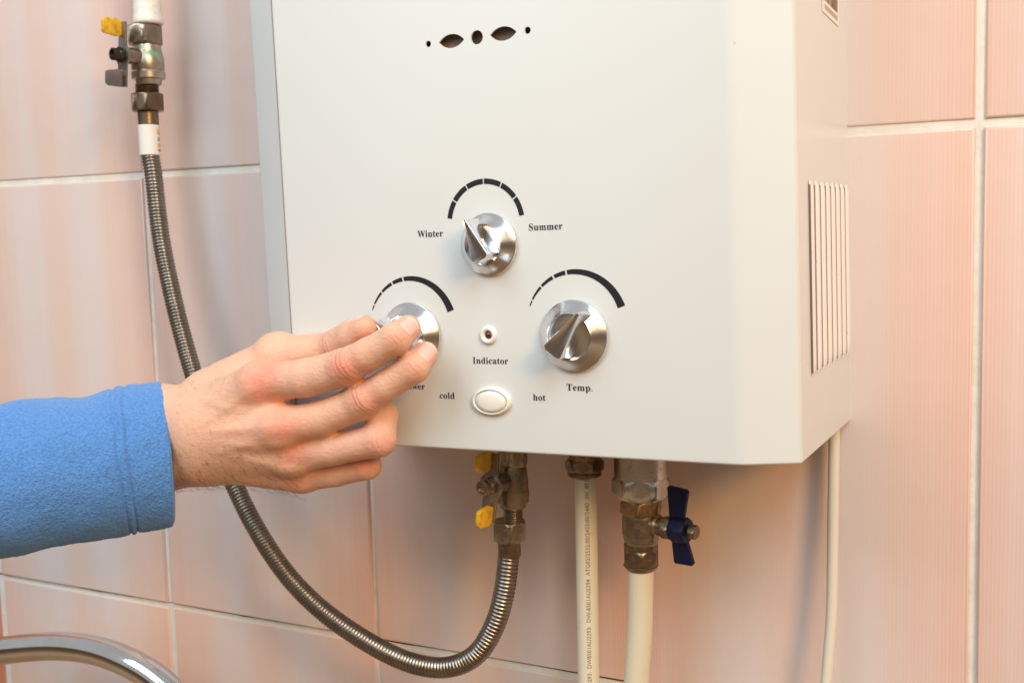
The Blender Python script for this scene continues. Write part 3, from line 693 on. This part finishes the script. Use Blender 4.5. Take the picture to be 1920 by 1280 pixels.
# power cable
cb = [(1563, 700, -0.012), (1564, 800, -0.014), (1563.5, 860, -0.015), (1562, 960, -0.017), (1561, 1060, -0.020), (1559, 1150, -0.022), (1554, 1220, -0.024), (1547, 1300, -0.026), (1535, 1400, -0.028)]
pp, _ = resample(spline([at(*p) for p in cb], 8), 0.006); g = G3().add(*sweep(pp, 10.3 * mpp(1560, 1050, -0.009), 24)); cbo = g.build('power_cable', 'cable', None, angle=60); tag(cbo, 'thin cream cable running down the wall beside the heater', 'cable')
# chrome tube lower left
ct = [(-260, 1330, -0.10), (-160, 1262, -0.095), (-60, 1230, -0.09), (20, 1217, -0.085), (105, 1211, -0.08), (180, 1219, -0.078), (245, 1243, -0.076), (300, 1278, -0.075), (350, 1330, -0.075), (385, 1400, -0.075), (400, 1470, -0.075)]
pp, _ = resample(spline([at(*p) for p in ct], 8), 0.004); g = G3().add(*sweep(pp, 26.5 * mpp(105, 1211, -0.08), 40)); cto = g.build('chrome_spout', 'tube_chrome', None, angle=60); tag(cto, 'curved polished chrome tube at the lower left', 'tube')

# ------------------------------------------------------------------ the person's hand and sleeve
person = tag(empty('person', fw(420, 820, 0.65)), 'hand in a blue fleece sleeve turning the left chrome knob', 'person'); PO = np.array(person.location)
def a3(px, py, d): return np.array(fw(px, py, d)) - PO
H = 0.00080
prims = []                                                   # (a, b, ra, rb, k)
def rc(a, b, ra, rb, k=0.004): prims.append((a3(*a), a3(*b), ra, rb, k))
# wrist and forearm
rc((60, 865, .640), (300, 790, .657), .0225, .0200, .010); rc((60, 915, .640), (300, 853, .661), .0225, .0200, .010)
rc((300, 786, .657), (385, 790, .645), .0200, .0190, .012); rc((300, 853, .662), (385, 848, .652), .0205, .0190, .012)
# metacarpals
rc((385, 785, .646), (484, 724, .6225), .0180, .0128, .012); rc((388, 805, .641), (520, 800, .6205), .0178, .0124, .012)
rc((388, 828, .644), (545, 851, .6300), .0178, .0114, .012); rc((388, 845, .651), (566, 890, .643), .0172, .0102, .012)
# palm bulk
rc((400, 775, .665), (500, 760, .650), .018, .014, .010); rc((400, 840, .668), (540, 862, .658), .018, .013, .010)
# knuckle heads
rc((484, 716, .6195), (490, 718, .6195), .0108, .0108, .009); rc((520, 798, .616), (526, 799, .616), .0100, .0100, .009)
rc((543, 853, .628), (548, 854, .628), .0090, .0090, .008)
# thumb
rc((395, 745, .655), (520, 672, .648), .0175, .0130, .009); rc((520, 672, .646), (617, 657, .632), .0128, .0102, .005)
rc((617, 657, .632), (662, 629, .617), .0102, .0090, .003); rc((662, 629, .617), (683, 616, .609), .0090, .0074, .003)
rc((519, 664, .646), (524, 663, .646), .0130, .0130, .005)
# index
rc((492, 718, .6205), (575, 708, .607), .0108, .0103, .007); rc((575, 708, .607), (645, 689, .597), .0103, .0102, .003)
rc((645, 689, .597), (690, 664, .588), .0101, .0085, .003); rc((690, 664, .588), (741, 635, .581), .0085, .0085, .003)
rc((741, 635, .581), (765, 615, .588), .0084, .0070, .003); rc((641, 687, .594), (652, 683, .592), .0088, .0086, .003)
# middle
rc((530, 800, .6185), (605, 783, .612), .0103, .0095, .007); rc((605, 783, .612), (677, 753, .603), .0095, .0099, .003)
rc((677, 753, .603), (725, 722, .594), .0099, .0083, .003); rc((725, 722, .594), (775, 689, .587), .0083, .0085, .003)
rc((775, 689, .587), (797, 664, .592), .0084, .0070, .003); rc((674, 751, .600), (684, 747, .598), .0087, .0085, .003)
# ring
rc((550, 853, .631), (625, 842, .620), .0100, .0088, .009); rc((625, 842, .620), (710, 824, .607), .0088, .0092, .003)
rc((710, 824, .607), (718, 778, .614), .0094, .0082, .003); rc((718, 778, .614), (690, 762, .622), .0080, .0070, .003)
# little finger
rc((568, 889, .645), (630, 884, .636), .0100, .0083, .006); rc((630, 884, .636), (688, 872, .626), .0083, .0080, .003)
rc((688, 872, .626), (690, 845, .636), .0078, .0070, .003)
P_all = np.array([np.minimum(p[0] - p[2], p[1] - p[3]) for p in prims] ); Q_all = np.array([np.maximum(p[0] + p[2], p[1] + p[3]) for p in prims])
lo = P_all.min(0) - 0.006; hi = Q_all.max(0) + 0.006
dims = np.ceil((hi - lo) / H).astype(int) + 1
axs = [lo[i] + H * np.arange(dims[i]) for i in range(3)]
field = np.full(tuple(dims), 0.05, np.float32)
def sd_rc(p, a, b, r1, r2):                                  # signed distance to a round cone
    ba = b - a; l2 = ba @ ba; rr_ = r1 - r2; a2 = l2 - rr_ * rr_; il2 = 1 / l2
    pa = p - a; y = pa @ ba; z = y - l2; t = pa * l2 - y[..., None] * ba; x2 = (t * t).sum(-1)
    y2 = y * y * l2; z2 = z * z * l2; k = np.sign(rr_) * rr_ * rr_ * x2
    d = (np.sqrt(x2 * a2 * il2) + y * rr_) * il2 - r1
    m1 = np.sign(z) * a2 * z2 > k; m2 = (np.sign(y) * a2 * y2 < k) & ~m1
    return np.where(m1, np.sqrt(x2 + z2) * il2 - r2, np.where(m2, np.sqrt(x2 + y2) * il2 - r1, d))
for a, b, ra, rb_, k in prims:
    mlo = np.minimum(a - ra, b - rb_) - 0.014; mhi = np.maximum(a + ra, b + rb_) + 0.014
    i0 = np.clip(((mlo - lo) / H).astype(int), 0, dims - 1); i1 = np.clip(((mhi - lo) / H).astype(int) + 1, 1, dims)
    sl = tuple(slice(i0[i], i1[i]) for i in range(3))
    pp_ = np.stack(np.meshgrid(*[axs[i][i0[i]:i1[i]].astype(np.float32) for i in range(3)], indexing='ij'), -1)
    d = sd_rc(pp_, a, b, ra, rb_).astype(np.float32); f0 = field[sl]
    h = np.maximum(k - np.abs(f0 - d), 0) / k; field[sl] = np.minimum(f0, d) - h * h * h * k / 6
def surface_nets(fd):
    ins = fd < 0; nx, ny, nz = fd.shape
    acc = np.zeros((nx - 1, ny - 1, nz - 1, 3), np.float32); cnt = np.zeros((nx - 1, ny - 1, nz - 1), np.float32)
    corners = [(i, j, k) for i in (0, 1) for j in (0, 1) for k in (0, 1)]
    def cs(c): return fd[c[0]:nx - 1 + c[0], c[1]:ny - 1 + c[1], c[2]:nz - 1 + c[2]]
    for c in corners:
        for ax in range(3):
            if c[ax] == 1: continue
            c2 = list(c); c2[ax] = 1; A, B = cs(c), cs(c2); m_ = (A < 0) != (B < 0)
            t = np.where(m_, A / np.where(m_, A - B, 1), 0)
            for q in range(3): acc[..., q] += np.where(m_, (t if q == ax else c[q]), 0)
            cnt += m_
    act = cnt > 0; idx = np.full(act.shape, -1, np.int64); idx[act] = np.arange(act.sum())
    cell = np.argwhere(act); V = (cell + acc[act] / cnt[act][:, None]) * H + lo
    F = []
    for ax in range(3):
        sl0 = [slice(1, -1)] * 3; sl0[ax] = slice(0, -1); sl1 = list(sl0); sl1[ax] = slice(1, None)
        A = ins[tuple(sl0)]; B = ins[tuple(sl1)]; e = np.argwhere(A != B)
        off = np.array([1, 1, 1]); off[ax] = 0; e = e + off; flip = ~ins[tuple(e.T)]
        u, v = [(1, 2), (2, 0), (0, 1)][ax]; du = np.zeros(3, int); du[u] = 1; dv = np.zeros(3, int); dv[v] = 1
        g_ = lambda q: idx[tuple(q.T)]
        quad = np.stack([g_(e - du - dv), g_(e - dv), g_(e), g_(e - du)], 1)
        quad[flip] = quad[flip][:, ::-1]; F.append(quad)
    F = np.concatenate(F); F = F[(F >= 0).all(1)]; return V, F
HV, HF = surface_nets(field)
# a little relaxation takes out the grid
def relax(V, F, it):
    e = np.concatenate([F[:, [0, 1]], F[:, [1, 2]], F[:, [2, 3]], F[:, [3, 0]]])
    for _ in range(it):
        s = np.zeros_like(V); c = np.zeros(len(V)); np.add.at(s, e[:, 0], V[e[:, 1]]); np.add.at(s, e[:, 1], V[e[:, 0]]); np.add.at(c, e[:, 0], 1); np.add.at(c, e[:, 1], 1)
        V = V * 0.4 + (s / c[:, None]) * 0.6
    return V
HV = relax(HV, HF, 3)
# tendons on the back of the hand, as a gentle displacement towards the viewer
vdir = C0 - np.array(fw(450, 800, 0.63)); vdir /= np.linalg.norm(vdir)
def seg_dist(P, a, b):
    ba = b - a; t = np.clip(((P - a) @ ba) / (ba @ ba), 0, 1); return np.linalg.norm(P - (a + t[:, None] * ba), axis=1), t
disp = np.zeros(len(HV)); vein = np.zeros(len(HV))
lat = np.zeros_like(HV)
def flat_d(a, b):                                            # distance measured across the line of sight
    a_, b_ = a3(*a), a3(*b); pr = lambda q: q - np.outer(q @ vdir, vdir) if q.ndim == 2 else q - (q @ vdir) * vdir
    return seg_dist(pr(HV), pr(a_), pr(b_))
front = np.clip((HV @ vdir - (a3(450, 800, .642) @ vdir)) / 0.008, 0, 1)
for a, b, am, wd_ in (((372, 800, .63), (478, 728, .61), .0008, .0030), ((372, 812, .63), (512, 798, .61), .0009, .0028), ((374, 824, .63), (536, 848, .61), .0008, .0028), ((376, 838, .63), (556, 886, .61), .0007, .0028)):
    d, t = flat_d(a, b); disp += am * np.exp(-(d / wd_) ** 2) * np.clip(4 * t * (1 - t), 0, 1) * front
vn = [((385, 750, .63), (440, 772, .63)), ((440, 772, .63), (478, 768, .63)), ((400, 850, .63), (480, 830, .63)), ((340, 745, .63), (420, 705, .63))]
for a, b in vn:
    d, t = flat_d(a, b); kx = np.exp(-(d / 0.0024) ** 2) * front * np.clip(6 * t * (1 - t) + 0.1, 0, 1); vein = np.maximum(vein, kx); disp += 0.0005 * kx
for (x, y) in ((505, 758), (533, 828), (553, 872)):          # valleys between the knuckles
    d, t = flat_d((x - 25, y - 2, .62), (x + 18, y - 3, .62)); disp -= 0.0011 * np.exp(-(d / 0.0042) ** 2) * front
HV = HV + disp[:, None] * vdir
# redness where the skin is stretched or thin
red = np.zeros(len(HV))
for (x, y, d_), r_, am in (((485, 713, .605), .013, 1.0), ((524, 800, .602), .012, .8), ((546, 852, .615), .011, .75), ((648, 690, .586), .010, .9), ((680, 752, .592), .010, .9), ((741, 636, .570), .008, .45), ((776, 690, .577), .008, .45),
                             ((768, 612, .580), .009, .45), ((800, 662, .586), .009, .45), ((690, 610, .604), .010, .7), ((712, 824, .598), .010, .7), ((690, 872, .618), .010, .7), ((620, 650, .622), .010, .35), ((560, 900, .64), .016, .4)):
    red = np.maximum(red, am * np.exp(-(np.linalg.norm(HV - a3(x, y, d_), axis=1) / r_) ** 2))
fold_u = np.zeros(len(HV)); fold_m = np.zeros(len(HV))
for (x, y, d_), (x2, y2, d2_), r_, am in (((648, 688, .588), (720, 650, .572), .0065, 1.0), ((680, 752, .594), (750, 706, .58), .0062, .9), ((743, 633, .571), (768, 612, .575), .0042, .6), ((778, 686, .578), (800, 660, .583), .0042, .6), ((622, 652, .622), (680, 618, .60), .0055, 1.0), ((710, 824, .60), (790, 815, .58), .006, .5)):
    c = a3(x, y, d_); ax_ = a3(x2, y2, d2_) - c; ax_ /= np.linalg.norm(ax_); rel = HV - c; u = rel @ ax_; dist = np.linalg.norm(rel, axis=1)
    m_ = am * np.exp(-(u / (r_ * 0.62)) ** 2) * np.exp(-(dist / (r_ * 1.5)) ** 2); sel = m_ > fold_m; fold_m[sel] = m_[sel]; fold_u[sel] = u[sel]
me = bpy.data.meshes.new('arm_and_hand'); me.vertices.add(len(HV)); me.vertices.foreach_set('co', HV.astype(np.float32).ravel())
me.loops.add(len(HF) * 4); me.loops.foreach_set('vertex_index', HF.astype(np.int32).ravel()); me.polygons.add(len(HF))
me.polygons.foreach_set('loop_start', (np.arange(len(HF)) * 4).astype(np.int32)); me.polygons.foreach_set('loop_total', np.full(len(HF), 4, np.int32))
me.update(calc_edges=True); me.validate(); me.polygons.foreach_set('use_smooth', np.ones(len(me.polygons), bool))
for nm_, arr in (('red', red), ('vein', vein), ('fold_u', fold_u), ('fold_m', fold_m)):
    at_ = me.attributes.new(nm_, 'FLOAT', 'POINT'); at_.data.foreach_set('value', arr.astype(np.float32))
me.materials.append(MAT['skin']); hand = bpy.data.objects.new('arm_and_hand', me); COL.objects.link(hand); hand.parent = person
bm = bmesh.new(); bm.from_mesh(me); 
vol = bm.calc_volume(signed=True)
if vol < 0: bmesh.ops.reverse_faces(bm, faces=bm.faces[:]); bm.to_mesh(me)
bm.free()
bvh = BVHTree.FromPolygons([Vector(v) for v in HV], [tuple(f) for f in HF.tolist()])

def nail(c_px, tip_px, wd, ln, tilt):
    c = Vector(a3(*c_px)); ax_ = (Vector(a3(*tip_px)) - c).normalized(); v = Vector(C0 - PO) - c; v.normalize()
    nrm = (v - ax_ * v.dot(ax_)).normalized(); nrm = Matrix.Rotation(R(tilt), 3, ax_) @ nrm; sd = ax_.cross(nrm)
    NU, NV = 16, 12; V = []; F = []; UU = []
    for i in range(NU + 1):
        for j in range(NV + 1):
            a = -1 + 2 * i / NU; b = -1 + 2 * j / NV
            # rounded-square map of the unit square
            x = a * math.sqrt(1 - 0.38 * b * b); y = b * math.sqrt(1 - 0.30 * a * a)
            q = c + ax_ * (x * ln / 2) + sd * (y * wd / 2) + nrm * 0.012
            hit = bvh.ray_cast(q, -nrm, 0.03)[0]
            if hit is None: hit = q - nrm * 0.015
            ed = max(abs(a), abs(b)); lift = 0.00028 if ed < 0.99 else -0.0002
            if a > 0.9: lift += 0.0004
            V.append(hit + nrm * lift); UU.append((a + 1) / 2)
    n = NV + 1
    for i in range(NU):
        for j in range(NV): F.append((i * n + j, (i + 1) * n + j, (i + 1) * n + j + 1, i * n + j + 1))
    # soften the lines left by the ray cast
    A = np.array(V).reshape(NU + 1, n, 3)
    for _ in range(3): A[1:-1, 1:-1] = (A[:-2, 1:-1] + A[2:, 1:-1] + A[1:-1, :-2] + A[1:-1, 2:] + A[1:-1, 1:-1] * 2) / 6
    o = mesh('fingernail', [Vector(x) for x in A.reshape(-1, 3)], F, 'nail', person)
    t = o.data.attributes.new('nail_u', 'FLOAT', 'POINT'); t.data.foreach_set('value', UU); return o
nail((768, 611, .580), (784, 597, .588), .0100, .0112, 14)
nail((801, 660, .586), (817, 641, .592), .0100, .0112, 14)
nail((679, 606, .611), (695, 597, .604), .0095, .0110, -75)

# fine dark hairs along the wrist and the outer edge of the hand
gh = G3(); rh = random.Random(11); Vn = None
tris = HF; cents = HV[HF].mean(1); fn = np.cross(HV[HF[:, 1]] - HV[HF[:, 0]], HV[HF[:, 2]] - HV[HF[:, 0]]); fn /= np.linalg.norm(fn, axis=1)[:, None] + 1e-12
if vol < 0: fn = -fn
pxs = (W.T @ (cents + PO - C0).T).T; sx_ = 960 + FPX * pxs[:, 0] / pxs[:, 2]; sy_ = 640 + FPX * pxs[:, 1] / pxs[:, 2]
wgt = ((sx_ > 318) & (sx_ < 560) & (sy_ > 835 - 0.0 * sx_)) * 1.0 + ((sx_ > 318) & (sx_ < 440)) * 0.25
wgt *= (fn @ vdir > -0.35); cand = np.nonzero(wgt > 0)[0]; pw = wgt[cand] / wgt[cand].sum(); rng = np.random.default_rng(4)
pick = rng.choice(cand, 430, p=pw)
ddir = Vector(a3(520, 900, .64) - a3(340, 830, .66)).normalized()
for i in pick:
    p = Vector(cents[i]); nn = Vector(fn[i]); low = sy_[i] > 870
    ln = rh.uniform(0.0035, 0.0075) * (1.25 if low else 0.7)
    dr = (ddir * rh.uniform(0.5, 1.1) + Vector((0, 0, -1)) * rh.uniform(0.3, 0.9) + Vector((rh.uniform(-.5, .5), rh.uniform(-.5, .5), rh.uniform(-.5, .5)))); dr = (dr - nn * dr.dot(nn)).normalized()
    q = [p - nn * 0.0002, p + dr * ln * 0.45 + nn * ln * 0.28, p + dr * ln + nn * ln * (0.32 if low else 0.14)]
    gh.add(*sweep(q, lambda k: (0.00005, 0.00004, 0.00002)[k], 3, False, up=nn))
hr = gh.build('arm_hair', 'hair', person, angle=None); hr['kind'] = 'stuff'

# fleece sleeve
def sleeve():
    path = [((314, 851, .6605), .0430, .036, 0), ((290, 855, .658), .0434, .037, 0), ((240, 862, .6535), .0432, .038, 0), ((150, 879, .6455), .0428, .039, 0), ((60, 893, .6375), .0424, .040, 0), ((-40, 908, .629), .0424, .041, 0), ((-140, 920, .6205), .0430, .042, 0), ((-260, 935, .612), .0440, .043, 0)]
    C = [Vector(a3(*p[0])) for p in path]; NS_, NA = 300, 320; up0 = Vector((0, 0, 1)); V = []; F = []
    sp_ = spline(C, 16); 
    def lerp_t(t, k):
        x = t * (len(path) - 1); i = min(int(x), len(path) - 2); f = x - i; return path[i][k] * (1 - f) + path[i + 1][k] * f
    for i in range(NS_ + 1):
        t = i / NS_; x = t * (len(sp_) - 1); j = min(int(x), len(sp_) - 2); c = sp_[j].lerp(sp_[j + 1], x - j)
        tan = (sp_[min(j + 2, len(sp_) - 1)] - sp_[max(j - 1, 0)]).normalized(); u = (up0 - tan * up0.dot(tan)).normalized(); v = tan.cross(u)
        ru, rv = lerp_t(t, 1), lerp_t(t, 2); s = (c - C[0]).length
        for k in range(NA):
            a = 2 * math.pi * k / NA; q = c + u * math.cos(a) * ru + v * math.sin(a) * rv
            nrm = (u * math.cos(a) + v * math.sin(a)).normalized()
            d = 0.0011 * noise.noise(Vector((q.x * 22, q.y * 30, q.z * 22))) * min(1, s / 0.03) + 0.0005 * noise.noise(q * 90)
            d += 0.00030 * noise.noise(Vector((q.x * 460, q.y * 560, q.z * 640)))
            # two rows of stitching in the hem
            for s0, w0, am in ((0.0205, 0.0010, -0.0011), (0.0255, 0.0010, -0.0011), (0.0230, 0.0016, 0.0004)): d += am * math.exp(-((s - s0 + 0.0006 * noise.noise(q * 60)) / w0) ** 2)
            d += 0.0016 * math.sin(s * 95 + 2.2 * math.sin(a * 2 + 0.6) + a) * min(1, max(0, (s - 0.03) / 0.03)) * (0.35 + 0.65 * max(0, math.sin(a - 0.4)))
            d += 0.0022 * math.exp(-((s - 0.060 - 0.02 * math.sin(a * 1.0 + 1)) / 0.012) ** 2) * max(0, math.cos(a - 0.3)) - 0.0025 * math.exp(-((s - 0.040) / 0.010) ** 2) * max(0, math.cos(a)) ** 2
            d -= 0.0014 * max(0, 1 - s / 0.0013) ** 2
            V.append(q + nrm * d)
    # slant of the opening and the rolled inner side
    inner = []
    for k, sc_, sh in ((0, 0.975, 0.0003), (1, 0.945, 0.002), (2, 0.92, 0.012), (3, 0.90, 0.04)):
        tan = (sp_[1] - sp_[0]).normalized()
        for a in range(NA): q = V[a]; inner.append(C[0] + (q - C[0]) * sc_ + tan * (sh if k else -0.0006))
    b0 = len(V); V += inner
    for i in range(NS_):
        for k in range(NA): F.append((i * NA + k, i * NA + (k + 1) % NA, (i + 1) * NA + (k + 1) % NA, (i + 1) * NA + k))
    prev = 0
    for r_ in range(4):
        for k in range(NA): F.append((prev + (k + 1) % NA, prev + k, b0 + r_ * NA + k, b0 + r_ * NA + (k + 1) % NA))
        prev = b0 + r_ * NA
    return V, F
SV, SF = sleeve()
# slant the opening: its top edge sits further left than its bottom edge
c_top = Vector(a3(301, 713, .6605)); c_bot = Vector(a3(322, 990, .6605)); lean = (c_top - c_bot)
axs_ = Vector(a3(314, 851, .6605)); dirn = (Vector(a3(-40, 908, .629)) - axs_).normalized(); k_ = lean.dot(dirn) / lean.z
for i, v in enumerate(SV):
    s = max(0, (v - axs_).dot(dirn)); f_ = math.exp(-(s / 0.06)); SV[i] = v + dirn * (v.z - axs_.z) * k_ * f_
sl_ = G3().add(SV, SF).build('sleeve', 'fleece', person, angle=None)
